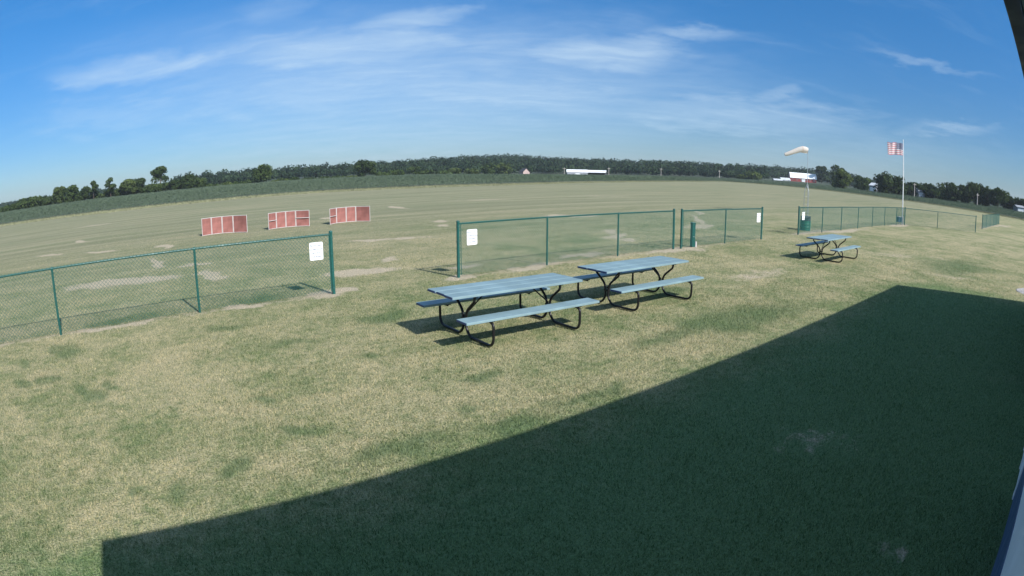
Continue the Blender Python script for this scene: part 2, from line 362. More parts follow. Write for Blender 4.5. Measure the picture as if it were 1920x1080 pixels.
DIRT_AND_LIGHT = [(230,530,125,6,.10),(285,494,13,9,-.4),(403,514,20,9,0),(300,462,12,3.5,0),(376,494,35,2.5,.11),(690,507,75,6,.06),(746,483,8,3.5,0),
        (850,497,32,3,.03),(815,414,14,2,0),(812,423,16,2,.05),(1130,433,18,5,0),(1150,442,28,4,.05),(1175,450,20,3,0),(618,552,38,10,.05),(862,520,25,5,.1),
        (148,453,16,2,.05),(200,470,25,1.8,.05),(95,478,25,1.5,.06),(752,389,24,1.6,-.05),(1298,397,10,2.5,-.5),(1304,411,14,5,-.6),(1310,425,18,4,0),
        (1440,512,70,10,.15),(1270,470,60,4,.07),(1010,499,60,4,.12),(455,574,60,5,.12),(210,612,60,5,.13),(1560,434,60,3,.07),(1870,425,22,2,.1),
        (660,545,20,5,0),(1070,405,40,2,0),(640,408,40,2,.05),(1690,423,20,2.5,0),(1790,520,60,3,-.15),(1700,480,80,5,-.05),(720,450,80,2,.04),(1105,480,40,3,.1),
        (900,375,70,1.2,.02),(1130,367,70,1,.0),(180,422,50,1.5,.12),(1530,836,95,24,-.12),(1650,1012,22,20,0)]  # last two: reflected light on the shaded lawn, painted as pale patches
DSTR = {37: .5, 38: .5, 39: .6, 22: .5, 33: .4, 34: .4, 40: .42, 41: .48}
GREEN = [(165,738,32,13,0),(95,718,27,9,0),(210,723,28,9,0),(525,748,40,10,0),(245,932,28,15,0),(455,890,48,14,.1),(340,935,30,16,0),(885,772,34,9,.1),(670,660,16,5,0),
         (1390,600,120,22,.2),(1250,640,80,16,.2),(50,725,25,10,0),(30,690,25,8,0),(120,660,50,12,.1),(430,620,60,8,.1),(700,600,60,10,.1),(900,700,60,8,.1),(740,850,90,22,.2),
         (980,790,90,16,.3),(1110,735,60,12,.3),(560,820,50,10,.1),(1240,540,50,8,.1),(1790,500,70,16,-.1),(230,600,60,10,.12),(480,560,70,9,.12),(1000,520,60,6,.1),(560,640,50,7,.1)]
DIRT_AND_LIGHT = [ell(*d) + (DSTR.get(i, 1.0),) for i, d in enumerate(DIRT_AND_LIGHT)]; GREEN = [ell(*d) + (.85,) for d in GREEN]
def warp(x, y, s_, ph):
    return (np.sin(x * 1.9 * s_ + ph + 1.3 * np.sin(y * 1.1 * s_)) + .6 * np.sin(y * 4.3 * s_ - x * 2.9 * s_ + ph * 2) + .45 * np.sin(x * 8.7 * s_ + y * 6.1 * s_ + ph * 3 + np.sin(y * 5 * s_)) + .35 * np.sin(x * 15.1 * s_ - y * 13.3 * s_ + ph)) / 2.4
def mask(x, y, lst):
    out = np.zeros_like(x)
    s_ = 1.4 / (1 + np.hypot(x, y) / 14); wx, wy = warp(x, y, s_, .7), warp(y, x, s_, 2.1)
    x = x + wx * .30 / s_; y = y + wy * .30 / s_
    for c, a, b, s_ in lst:
        det = a[0] * b[1] - a[1] * b[0]; dx, dy = x - c[0], y - c[1]
        u = (dx * b[1] - dy * b[0]) / det; v = (a[0] * dy - a[1] * dx) / det; d = np.sqrt(u * u + v * v)
        out = np.maximum(out, np.clip((1.45 - d) / .9, 0, 1) * s_)
    return out
FENCE_RUNS = [[(-10.84, 6.25), (-8.51, 8.17), (-6.18, 10.09), (-3.82, 11.85)], [(-1.33, 13.69), (.83, 15.51), (3.02, 17.25), (5.2, 18.98)],
              [(5.51, 19.14), (7.73, 20.85), (10.02, 22.61)], [(13.1, 25.14), (15.41, 26.82), (17.77, 28.69), (20.19, 30.57), (22.67, 32.52), (24.95, 34.2), (27.0, 35.45), (28.58, 36.38), (31.6, 35.7), (35.45, 34.87)],
              [(41.45, 39.83), (44.8, 42.4), (48.1, 44.9), (51.4, 47.4), (54.7, 49.95), (58.08, 52.52)]]
def fence_strip(x, y):
    out = np.zeros_like(x)
    for run in FENCE_RUNS:
        for p, q in zip(run[:-1], run[1:]):
            p, q = np.array(p), np.array(q); d = q - p; L2 = d @ d
            t = np.clip(((x - p[0]) * d[0] + (y - p[1]) * d[1]) / L2, 0, 1)
            out = np.maximum(out, np.clip(1 - np.hypot(x - p[0] - t * d[0], y - p[1] - t * d[1]) / .40, 0, 1) * .58)
    return out
def dirt_and_light(x, y): return np.maximum(mask(x, y, DIRT_AND_LIGHT), fence_strip(x, y))

def polar_ground(name, b0, b1, nb, radii, mat, z0=0.0):
    B = np.linspace(R(b0), R(b1), nb); RR, BB = np.meshgrid(radii, B, indexing='ij')
    X, Y = RR * np.sin(BB), RR * np.cos(BB); Z = terrain(X, Y) + z0
    V = np.stack([X, Y, Z], -1).reshape(-1, 3); nr = len(radii)
    i, j = np.meshgrid(np.arange(nr - 1), np.arange(nb - 1), indexing='ij'); a = (i * nb + j).ravel()
    F = np.stack([a, a + 1, a + nb + 1, a + nb], 1)[:, ::-1]
    return V, F
radn = np.exp(np.linspace(math.log(.6), math.log(310), 330))
V1, F1 = polar_ground('g', -66, 66, 420, radn, None)
V2, F2 = polar_ground('g', 66, 294, 60, np.exp(np.linspace(math.log(.6), math.log(310), 40)), None)
far = np.concatenate([np.linspace(310, 1100, 50), np.linspace(1130, 1700, 8)])
V3, F3 = polar_ground('g', -180, 180, 361, far, None)
V4 = np.array([(.6 * math.sin(R(k)), .6 * math.cos(R(k)), 0) for k in range(0, 360, 10)]); F4 = [tuple(range(36))[::-1]]
VV = np.concatenate([V1, V2, V3, V4]); o1, o2, o3 = len(V1), len(V1) + len(V2), len(V1) + len(V2) + len(V3)
FF = [tuple(f) for f in F1.tolist()] + [tuple(f) for f in (F2 + o1).tolist()] + [tuple(f) for f in (F3 + o2).tolist()] + [tuple(i + o3 for i in F4[0])]
me = bpy.data.meshes.new('ground'); me.from_pydata(VV.tolist(), [], FF)
for nm, fn in (('dirt', lambda x, y: dirt_and_light(x, y)), ('green', lambda x, y: mask(x, y, GREEN))):
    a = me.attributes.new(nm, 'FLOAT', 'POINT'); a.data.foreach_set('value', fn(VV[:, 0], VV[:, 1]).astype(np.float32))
me.polygons.foreach_set('use_smooth', [True] * len(me.polygons))
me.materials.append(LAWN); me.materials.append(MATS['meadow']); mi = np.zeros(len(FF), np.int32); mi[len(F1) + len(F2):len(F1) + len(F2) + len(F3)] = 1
me.polygons.foreach_set('material_index', mi); me.update()
tag(link('ground', me), kind='structure')

# ------------------------------------------------------------------ building the camera hangs on
WD = 37.47; U = Vector((math.cos(R(WD)), math.sin(R(WD)), 0)); Nn = Vector((-U.y, U.x, 0))     # along the wall, out from the wall
BW = Matrix((( U.x, Nn.x, 0, 0), (U.y, Nn.y, 0, 0), (0, 0, 1, 0), (0, 0, 0, 1)))
WALLN, EAVE_N, EAVE_H, S0, S1 = -.285, .075, 3.10, -.25, 16.5
def build_clubhouse():
    t = thing('clubhouse', 'white sided building with navy skirting and dark eave casting the long shadow', 'building', (0, 0, 0), R(WD))
    DEP = 9.0
    w0, w1 = S0 + .12, S1 - .2; slope = .2; RID = -4.5
    def shear(y): return max(0.0, (WALLN - y)) * .34          # unseen far end slanted to set the angle of its cast shadow edge
    # far/near/back wall shells
    zr = EAVE_H - .02 + (WALLN - RID) * slope
    m = MB(); xf = w1
    m.poly([(w0, WALLN - .02, 0), (w0, WALLN - .02, EAVE_H - .1), (w0, RID, zr - .05), (w0, -DEP, EAVE_H - .1), (w0, -DEP, 0)]).build('gable_wall', 'siding_white', t)
    m = MB(); m.poly([(xf + shear(WALLN), WALLN - .02, 0), (xf + shear(-DEP), -DEP, 0), (xf + shear(-DEP), -DEP, EAVE_H - .1), (xf + shear(RID), RID, zr - .05), (xf, WALLN - .02, EAVE_H - .1)]).build('gable_wall', 'siding_white', t)
    m = MB(); m.poly([(w0, -DEP, 0), (w0, -DEP, EAVE_H), (xf + shear(-DEP), -DEP, EAVE_H), (xf + shear(-DEP), -DEP, 0)]).build('back_wall', 'siding_white', t)
    wall = MB().box(w0, w1, WALLN - .12, WALLN - .02, 0, EAVE_H - .08).build('front_wall', 'siding_white', t)
    D0, D1 = 5.45, 8.6
    bd = {}
    def board(x0, x1, z, h, mat, name='siding_board'):
        key = (round(x1 - x0, 3), h, mat)
        if key not in bd:
            L = x1 - x0; mb = MB(); prof = [(-.02, 0), (.006, .0), (.008, .012), (-.006, h), (-.02, h)]
            mb.add([(0, y, zz) for y, zz in prof] + [(L, y, zz) for y, zz in prof], [(0, 1, 6, 5), (1, 2, 7, 6), (2, 3, 8, 7), (3, 4, 9, 8), (4, 3, 2, 1, 0), (5, 6, 7, 8, 9)])
            bd[key] = mb.mesh(name, mat)
        link(name, bd[key], wall, (x0, WALLN, z))
    z = .57
    while z < 2.9:
        board(w0, D0 - .1, z, .30, 'siding_white'); board(D1 + .1, w1, z, .30, 'siding_white'); z += .301
    for a, b in ((w0, D0 - .1), (D1 + .1, w1)):
        n = int((b - a) / .92); st = (b - a) / n
        for k in range(n): link('skirting_panel', bd.setdefault(('sk', round(st, 3)), MB().box(.003, st - .003, -.02, .012, .01, .56, bev=.004).mesh('skirting_panel', 'wainscot_navy')), wall, (a + k * st, WALLN, 0))
    d = MB().box(D0, D1, WALLN - .02, WALLN + .016, .03, 2.45, bev=.004).build('sliding_door', 'siding_white', t)
    for k in range(1, 6): MB().box(D0 + k * .525 - .012, D0 + k * .525 + .012, WALLN + .017, WALLN + .03, .05, 2.42).build('door_rib', 'siding_white', d)
    MB().box(D0 - .099, D0 - .001, WALLN - .02, WALLN + .024, 0, 2.56, bev=.003).build('door_trim', 'siding_white', t)
    MB().box(D1 + .001, D1 + .099, WALLN - .02, WALLN + .024, 0, 2.56, bev=.003).build('door_trim', 'siding_white', t)
    # roof
    def roofpt(x, y, dz): return (x + shear(y), y, EAVE_H + dz + (EAVE_N - max(y, 2 * RID - y)) * slope)
    def slab(y0, y1, name):
        m = MB(); c = [(S0, y0), (S1, y0), (S1, y1), (S0, y1)]
        top = [roofpt(*p, 0) if p[0] > 1 else (p[0], p[1], roofpt(0, p[1], 0)[2]) for p in c]; bot = [(a, b, z_ - .05) for a, b, z_ in top]
        m.add(top + bot, [(0, 1, 2, 3), (7, 6, 5, 4), (0, 4, 5, 1), (1, 5, 6, 2), (2, 6, 7, 3), (3, 7, 4, 0)]); return m.build(name, 'roof_metal', t)
    rf = slab(EAVE_N - .004, RID, 'roof'); slab(RID, -DEP - .3, 'roof')
    MB().box(S0, S1, EAVE_N - .045, EAVE_N - .002, EAVE_H - .17, EAVE_H - .052, bev=.004).build('fascia', 'trim_navy', t)
    MB().box(S0 + .01, S1 - .01, WALLN - .01, EAVE_N - .047, EAVE_H - .165, EAVE_H - .15).build('soffit', 'gutter_grey', t)
build_clubhouse()

# ------------------------------------------------------------------ chain-link fences
def mesh_panel(L, z0=.05, z1=1.27):
    m = MB(); P_ = .0778; r = .0031; H = z1 - z0
    for sgn in (1, -1):
        k0 = -int(H / P_) - 2; 
        for k in range(k0, int((L + H) / P_) + 2):
            x0 = k * P_; a = [x0, 0.0]; 
            # line x = x0 + sgn*z, cut to the panel
            zs, ze = 0.0, H
            if sgn > 0: zs = max(zs, -x0); ze = min(ze, L - x0)
            else: zs = max(zs, x0 - L); ze = min(ze, x0)
            if ze - zs < .01: continue
            p, q = Vector((x0 + sgn * zs, sgn * .0018, z0 + zs)), Vector((x0 + sgn * ze, sgn * .0018, z0 + ze))
            m.tube([p, q], r, 3, False, True)
    n = int(L / P_)
    for k in range(n):                                  # twisted ends knuckled over the rail
        x = (k + .5) * P_; m.tube([(x - .012, .012, z1 - .01), (x, -.026, z1 + .014), (x + .010, .014, z1 + .030)], .0034, 3, False, True)
    return m.mesh('chain_link_mesh', 'wire_green')
PANEL_L = 3.05; PANEL = mesh_panel(PANEL_L)
TALL, LOW = 1.345, 1.285
POST = MB().tube([(0, 0, -.05), (0, 0, LOW - .03)], .0245, 10).mesh('post', 'fence_green')
CAPL = MB().lathe([(.030, 0), (.032, .012), (.026, .04), (.012, .055), (.001, .058)], 10).mesh('post_cap', 'fence_green')
EPOST = MB().tube([(0, 0, -.05), (0, 0, TALL - .03)], .037, 12).mesh('post', 'fence_green')
CAPE = MB().lathe([(.040, 0), (.042, .008), (.041, .022), (.030, .036), (.001, .044)], 12).mesh('post_cap', 'fence_green')
RAIL = MB().tube([(0, 0, 0), (1, 0, 0)], .0205, 8).mesh('top_rail', 'fence_green')
BAND = MB().lathe([(.0385, 0), (.042, .002), (.042, .020), (.0385, .022)], 12).mesh('tension_band', 'fence_green')
BAR = MB().box(-.008, .008, -.004, .004, .06, 1.25).mesh('tension_bar', 'fence_green')
TIE = MB().lathe([(.026, 0), (.029, .002), (.029, .008), (.026, .010)], 8).mesh('wire_tie', 'galv')
def fence(run, label, tall, group=None, corner=()):
    p0 = Vector((*run[0], 0)); t = thing('chain_link_fence', label, 'fence', p0, 0)
    for i, p in enumerate(run):
        l = Vector((*p, 0)) - p0; e = i in tall
        jt = random.uniform(-.006, .006)
        po = link('post', EPOST if e else POST, t, l, (jt, random.uniform(-.006, .006), random.random() * 6))
        link('post_cap', CAPE if e else CAPL, po, (0, 0, (TALL if e else LOW) - .045))
        if e:
            for z in (.12, .48, .84, 1.18): link('tension_band', BAND, po, (0, 0, z))
    for a, b in zip(run[:-1], run[1:]):
        a, b = Vector((*a, 0)), Vector((*b, 0)); d = b - a; L = d.length; ang = math.atan2(d.y, d.x); l = a - p0
        link('top_rail', RAIL, t, l + Vector((0, 0, 1.262)), (0, 0, ang), (L, 1, 1))
        off = Vector((math.sin(ang), -math.cos(ang), 0)) * .03
        link('chain_link_mesh', PANEL, t, l + off, (0, 0, ang), (L / PANEL_L, 1, 1))
    for i in (0, len(run) - 1):
        if i in tall:
            k = 1 if i == 0 else -2; d = (Vector(run[k + 0]) - Vector(run[i])).normalized()
            link('tension_bar', BAR, t, Vector((run[i][0] + d.x * .06 + d.y * .03 * (1 if i == 0 else -1), run[i][1] + d.y * .06 - d.x * .03 * (1 if i == 0 else -1), 0)) - p0, (0, 0, math.atan2(d.y, d.x)))
    return t
fence(FENCE_RUNS[0], 'green chain-link fence running off before the first red screen', (3,))
fence(FENCE_RUNS[1], 'green chain-link fence of three bays behind the paired picnic tables', (0, 3))
fence(FENCE_RUNS[2], 'short green chain-link fence of two bays behind the squat green post', (0, 2))
fence(FENCE_RUNS[3], 'long green chain-link fence that turns a corner at the flagpole', (0, 7, 9))
fence(FENCE_RUNS[4], 'farthest green chain-link fence past the open gap beyond the flagpole', (0, 5))

# ------------------------------------------------------------------ signs on the fence
def text_mesh(body, size, name='lettering'):
    cu = bpy.data.curves.new('t', 'FONT'); cu.body = body; cu.size = size; cu.align_x = 'CENTER'; cu.align_y = 'CENTER'; cu.extrude = .0006; cu.offset = .0011; cu.space_character = 1.02
    o = bpy.data.objects.new('t', cu); COL.objects.link(o); dg = bpy.context.evaluated_depsgraph_get()
    me = bpy.data.meshes.new_from_object(o.evaluated_get(dg)); bpy.data.objects.remove(o); bpy.data.curves.remove(cu)
    me.name = name; me.materials.clear(); me.materials.append(MATS['sign_ink']); return me
SW, SH = .30, .37
def round_plate(w_, h_, r, th):
    pts = []
    for cx, cz, a0 in ((w_ / 2 - r, h_ / 2 - r, 0), (-w_ / 2 + r, h_ / 2 - r, 90), (-w_ / 2 + r, -h_ / 2 + r, 180), (w_ / 2 - r, -h_ / 2 + r, 270)):
        for k in range(5): a = R(a0 + k * 22.5); pts.append((cx + r * math.cos(a), cz + r * math.sin(a)))
    n = len(pts); m = MB()
    m.add([(x, -th, z) for x, z in pts] + [(x, 0, z) for x, z in pts], [tuple(range(n)), tuple(range(n, 2 * n))[::-1]] + [(i, (i + 1) % n + 0, (i + 1) % n + n, i + n)[::-1] for i in range(n)])
    return m.mesh('plate', 'sign_white')
PLATE = round_plate(SW, SH, .03, .004)
LINES = [(text_mesh('PILOTS ONLY', .044), .115), (text_mesh('NO SPECTATORS', .036), .035), (text_mesh('BEYOND', .044), -.040), (text_mesh('THIS POINT', .044), -.115)]
def sign(px, py, a, b, label):
    a, b = Vector((*a, 0)), Vector((*b, 0)); d = (b - a).normalized(); n = Vector((d.y, -d.x, 0))
    v = ray(px, py); v2 = Vector((v.x, v.y, 0)); den = v2.dot(n); tt = (a + n * .036).dot(n) / den; p = v2 * tt; z = CH + v.z * tt
    t = thing('warning_sign', label, 'sign', (p.x, p.y, z), math.atan2(d.y, d.x), 'white notices wired to the fence')
    pl = link('plate', PLATE, t)
    for me_, zz in LINES: link('lettering', me_, pl, (0, -.0048, zz), (math.pi / 2, 0, 0))
    for sx in (-1, 1):
        for sz in (-1, 1): MB().lathe([(.0001, .004), (.006, .003), (.007, 0)], 8).build('rivet', 'galv', t, loc=(sx * (SW / 2 - .022), -.004, sz * (SH / 2 - .022)), rot=(math.pi / 2, 0, 0))
Fr = FENCE_RUNS
sign(593, 471, Fr[0][2], Fr[0][3], 'square white notice on the fence in front of the red screens')
sign(885, 444.5, Fr[1][0], Fr[1][1], 'square white notice on the three-bay fence behind the paired tables')
sign(1422.5, 408, Fr[2][1], Fr[2][2], 'white notice at the end of the two-bay fence')
sign(1506.5, 405, Fr[3][0], Fr[3][1], 'white notice in front of the green drum on the flagpole fence')

# ------------------------------------------------------------------ picnic tables
TL, TW, BL = 2.42, .80, 2.46
PLK = MB().box(-TL / 2, TL / 2, -TW / 6 + .008, TW / 6 - .008, .690, .728, bev=.005).mesh('plank', 'table_blue')
BPLK = MB().box(-BL / 2, BL / 2, -.142, .142, .405, .442, bev=.006).mesh('bench_seat', 'table_blue')
BPLN = MB().box(-BL / 2, BL / 2, -.142, .142, .405, .442, bev=.006).mesh('bench_seat', 'bench_navy')
EDGEM = MB().box(-.004, .004, -TW / 6 + .012, TW / 6 - .012, .695, .723).mesh('end_cap', 'bench_navy')
BEDGE = MB().box(-.004, .004, -.13, .13, .410, .437).mesh('end_cap', 'bench_navy')
def leg_path(s):
    return [(0, s * .30, .688), (0, s * .30, .60), (0, s * .045, .40), (0, s * .030, .16), (0, s * .14, .030), (0, s * .80, .030), (0, s * .80, .36), (0, s * .70, .392), (0, s * .53, .392)]
LEG = {s: MB().tube(bez(leg_path(s), 6), .021, 10).mesh('leg', 'frame_black') for s in (1, -1)}
CROSS = MB().box(-.018, .018, -.36, .36, .672, .689).mesh('cross_bar', 'frame_black')
CLAMP = MB().box(-.026, .026, -.058, .058, .27, .31, bev=.004).mesh('leg_clamp', 'frame_black')
BRACE = {s: MB().tube([(0, 0, .33), (-s * .40, 0, .665), (-s * .46, 0, .685)], .0115, 8).mesh('brace', 'frame_black') for s in (1, -1)}
TAB = MB().box(-.05, .05, -.13, .13, .393, .404).mesh('seat_bracket', 'frame_black')
def table(x, y, ang, label):
    t = thing('picnic_table', label, 'table', (x, y, 0), R(ang), 'picnic tables on the lawn')
    tt = MB().box(-TL / 2 + .12, TL / 2 - .12, -.03, .03, .676, .6885).build('table_top', 'frame_black', t)
    for k in (-1, 0, 1):
        dx = random.uniform(-.012, .012); pk = link('plank', PLK, tt, (dx, k * TW / 3, random.uniform(-.001, .002)))
        for e in (-1, 1): link('end_cap', EDGEM, tt, (dx + e * (TL / 2 + .001), k * TW / 3, 0))
    for s in (-1, 1):
        bs = link('bench_seat', BPLK, t, (0, s * .645, 0), (0, 0, R(random.uniform(-.4, .4))))
        for e in (-1, 1): link('end_cap', BEDGE, bs, (e * (BL / 2 + .001), 0, 0))
    for e in (-1, 1):
        for s in (-1, 1): link('leg', LEG[s], t, (e * .80, 0, 0)); link('seat_bracket', TAB, t, (e * .80, s * .645, 0))
        link('cross_bar', CROSS, t, (e * .80, 0, 0)); link('leg_clamp', CLAMP, t, (e * .80, 0, 0)); link('brace', BRACE[e], t, (e * .80, 0, 0))
table(-.11, 9.167, 35.0, 'long pale blue picnic table beside the fence opening, first of the end-to-end pair')
table(2.355, 11.31, 36.5, 'pale blue picnic table of the end-to-end pair, the one towards the flagpole')
table(10.49, 17.63, 38.2, 'pale blue picnic table standing alone near the green drum')

# ------------------------------------------------------------------ red folding screens
def screen(pts, h, bars, label):
    p0 = Vector((*pts[0], 0)); t = thing('safety_screen', label, 'screen', p0, 0, 'red screens on the flying field')
    for i, (a, b) in enumerate(zip(pts[:-1], pts[1:])):
        a, b = Vector((*a, 0)), Vector((*b, 0)); d = b - a; L = d.length; ang = math.atan2(d.y, d.x); l = a - p0
        pn = MB().tube([(.02, 0, .02), (L - .02, 0, .02)], .012, 8).tube([(.02, 0, h - .02), (L - .02, 0, h - .02)], .013, 8).tube([(.02, 0, .0), (.02, 0, h)], .013, 8).tube([(L - .02, 0, 0), (L - .02, 0, h)], .013, 8).build('panel_frame', 'pvc_white', t, loc=l, rot=(0, 0, ang))
        # sagging red netting
        nx, nz = 10, 8; m = MB(); vs_ = [(.03 + (L - .06) * i_ / nx, .02 * math.sin(math.pi * i_ / nx) * math.sin(math.pi * k_ / nz) + random.uniform(-.006, .006), .03 + (h - .06) * k_ / nz) for k_ in range(nz + 1) for i_ in range(nx + 1)]
        fs = [(k_ * (nx + 1) + i_, k_ * (nx + 1) + i_ + 1, (k_ + 1) * (nx + 1) + i_ + 1, (k_ + 1) * (nx + 1) + i_) for k_ in range(nz) for i_ in range(nx)]
        m.add(vs_, fs, True).build('netting', 'screen_red', pn)
        if i in bars: MB().tube([(.02, -.03, h * bars[i]), (L - .02, -.03, h * bars[i])], .016, 8).build('crossbar', 'pvc_white', pn)
def bpx(x, y): g = gnd(370 + x / 5.647, 370 + y / 5.647); return (g.x, g.y)
screen([bpx(*p) for p in ((52, 412), (155, 395), (268, 382), (385, 374), (533, 372))], .84, {}, 'red netting screen with plain white-framed panels at the row end away from the flagpole')
screen([bpx(*p) for p in ((755, 345), (840, 330), (940, 318), (1045, 310), (1192, 305))], .81, {0: .52, 3: .53}, 'middle red netting screen with white crossbars on its end panels')
screen([bpx(*p) for p in ((1405, 290), (1475, 275), (1578, 264), (1680, 256), (1832, 255))], .80, {0: .5}, 'red netting screen at the row end towards the flagpole')

# ------------------------------------------------------------------ squat post, drum, windsock, flagpole
t = thing('utility_pedestal', 'squat square green post with white pipe at the foot of the two-bay fence', 'post', (6.08, 19.66, 0), R(20))
MB().box(-.065, .065, -.065, .065, 0, .80, bev=.01).build('housing', 'fence_green', t)
MB().box(-.075, .075, -.075, .075, .801, .845, bev=.012).build('cap', 'fence_green', t)
MB().tube([(.10, -.06, 0), (.10, -.06, .19)], .034, 10).build('pipe_stub', 'pvc_white', t)
MB().box(.0655, .078, -.045, .045, .62, .76, bev=.003).build('notice_plate', 'sign_white', t)
MB().box(-.03, .03, -.0735, -.066, .35, .37).build('latch', 'galv', t)

t = thing('trash_drum', 'green metal drum with dark bin inside behind the flagpole fence', 'drum', (14.80, 27.60, 0), .3)
MB().lathe([(.0, .004), (.285, .004), (.295, .02), (.29, .03), (.29, .155), (.302, .17), (.29, .185), (.29, .31), (.302, .325), (.29, .34), (.29, .47), (.302, .49), (.29, .50), (.275, .49), (.275, .03)], 28).build('drum_body', 'drum_green', t)
b = MB().box(-.20, .20, -.20, .20, .03, .70, bev=.03).build('inner_bin', 'bin_dark', t, loc=(.06, .05, 0))
MB().box(-.215, .215, -.215, .215, .701, .725, bev=.01).build('rim', 'bin_dark', b)

WB = Vector((21.0, 39.1, 0)); D_ = WB.length
t = thing('windsock_mast', 'thin metal windsock mast on a slim three-legged tower beyond the drum', 'mast', WB, .35)
apex, shoulder, HT = 2.30, 1.72, 4.72
for k in range(3):
    a = 2 * math.pi * k / 3 + .4; x, y = .21 * math.cos(a), .21 * math.sin(a)
    MB().tube(bez([(x, y, 0), (x * 1.0, y * 1.0, shoulder), (x * .15, y * .15, apex)], 4), .017, 8).build('leg', 'galv', t)
for z in (.3, .85, 1.4):
    m = MB(); q = [Vector((.21 * math.cos(2 * math.pi * k / 3 + .4), .21 * math.sin(2 * math.pi * k / 3 + .4), z)) for k in range(3)]
    for k in range(3): m.tube([q[k], q[(k + 1) % 3] + Vector((0, 0, .0))], .006, 6)
    m.build('rung', 'galv', t)
MB().tube([(0, 0, apex - .25), (0, 0, HT - .02)], .019, 8).build('mast', 'galv', t)
MB().lathe([(.03, 0), (.034, .01), (.034, .08), (.02, .1)], 10, (0, 0, HT - .06)).build('swivel', 'galv', t)
# the sock: hoop at the mast, filled, drooping towards its tail
left = Vector((-.97, .24, 0)).normalized()
t = thing('windsock', 'faded cream fabric windsock blown out from the mast top', 'windsock', WB + Vector((0, 0, HT)), math.atan2(left.y, left.x))
path = [(.02, .05), (.20, .085), (.42, .09), (.66, .045), (.95, -.06), (1.3, -.20), (1.66, -.34), (1.80, -.385)]; rad = [.21, .245, .24, .20, .18, .16, .135, .115]
def sock_ring(i, dr=0.0):
    x, z = path[i]; x2, z2 = path[min(i + 1, 7)]; x1, z1 = path[max(i - 1, 0)]; tx, tz = x2 - x1, z2 - z1; n_ = math.hypot(tx, tz); tx, tz = tx / n_, tz / n_
    return [(x - tz * (rad[i] + dr) * math.sin(a) * (1 + .06 * math.sin(3 * a + i)), (rad[i] + dr) * math.cos(a), z + tx * (rad[i] + dr) * math.sin(a) * (1 + .06 * math.sin(3 * a + i))) for a in [2 * math.pi * k / 16 for k in range(16)]]
m = MB(); vs_ = [p for i in range(8) for p in sock_ring(i)]; m.add(vs_, [(i * 16 + k, i * 16 + (k + 1) % 16, (i + 1) * 16 + (k + 1) % 16, (i + 1) * 16 + k) for i in range(7) for k in range(16)], True)
m.build('sock', 'sock', t)
m = MB(); r0 = sock_ring(0, .006); m.tube([Vector(p) for p in r0 + r0[:1]], .009, 6, False).build('hoop', 'galv', t)
m = MB(); rt = sock_ring(2, .004); m.tube([Vector(p) for p in rt + rt[:1]], .007, 6, False).build('seam_band', 'sock_band', t)

FP = Vector((28.6, 36.75, 0))
t = thing('flagpole', 'white flagpole with grey-blue box and white sleeve at the fence corner', 'flagpole', FP, 0)
lean = Vector((-.10, .02, 0))
MB().tube([(0, 0, 0), lean * .5 + Vector((0, 0, 3.1)), lean + Vector((0, 0, 6.28))], [.045, .038, .024], 12).build('pole', 'pole_white', t)
MB().tube([(.07, -.03, 0), (.07, -.03, .62)], .055, 12).build('ground_sleeve', 'pvc_white', t)
MB().lathe([(.001, .07), (.03, .055), (.04, .03), (.03, .005), (.024, 0)], 12, tuple(lean + Vector((0, 0, 6.27)))).build('finial', 'pole_white', t)
bx_ = MB().box(-.47, -.13, -.14, .14, .17, .55, bev=.01).build('utility_box', 'box_blue', t)
MB().box(-.485, -.115, -.155, .155, .551, .59, bev=.008).build('box_lid', 'pvc_white', bx_)
MB().box(-.33, -.27, -.03, .03, 0, .17).build('box_stand', 'pvc_white', bx_)
MB().tube([(-.06, -.05, .9), lean * .9 + Vector((-.05, -.02, 6.1))], .004, 5).build('halyard', 'pole_white', t)
# flag
fdir = Vector((-.97, .22, 0)).normalized()
t = thing('flag', 'stars and stripes flag flying from the flagpole top', 'flag', FP + lean * .93 + fdir * .05 + Vector((0, 0, 5.14)), math.atan2(fdir.y, fdir.x))
FW, FH = 1.42, .90
def wave(u, v): return Vector((u * FW * .96, .085 * math.sin(u * 9 + v * 1.3) * (u ** .6) + .03 * math.sin(u * 21), v * FH + .03 * math.sin(u * 5) - .03 * u + .02 * u * math.sin(u * 14)))
def cloth(u0, u1, v0, v1, mat, name, nu=24, off=0.0):
    m = MB(); nv = 3; vs_ = [wave(u0 + (u1 - u0) * i / nu, v0 + (v1 - v0) * k / nv) + Vector((0, off, 0)) for k in range(nv + 1) for i in range(nu + 1)]
    m.add(vs_, [(k * (nu + 1) + i, k * (nu + 1) + i + 1, (k + 1) * (nu + 1) + i + 1, (k + 1) * (nu + 1) + i) for k in range(nv) for i in range(nu)], True); return m.build(name, mat, t)
for k in range(13):
    u0 = .40 if k >= 6 else 0.0
    cloth(u0, 1, k / 13, (k + 1) / 13, 'flag_red' if k % 2 == 0 else 'flag_white', 'stripe')
can = cloth(0, .40, 6 / 13, 1, 'flag_blue', 'canton', 12)
for r_ in range(9):
    for c_ in range(6 if r_ % 2 == 0 else 5):
        u = .40 * (2 * c_ + (1 if r_ % 2 == 0 else 2)) / 12; v = 6 / 13 + (7 / 13) * (r_ + 1) / 10
        for off in (-.004, .004):
            c = wave(u, v) + Vector((0, off, 0)); pts = [c + Vector((math.sin(math.pi * k / 5) * (.021 if k % 2 == 0 else .0085), 0, math.cos(math.pi * k / 5) * (.021 if k % 2 == 0 else .0085))) for k in range(10)]
            MB().poly(pts).build('star', 'flag_white', can)

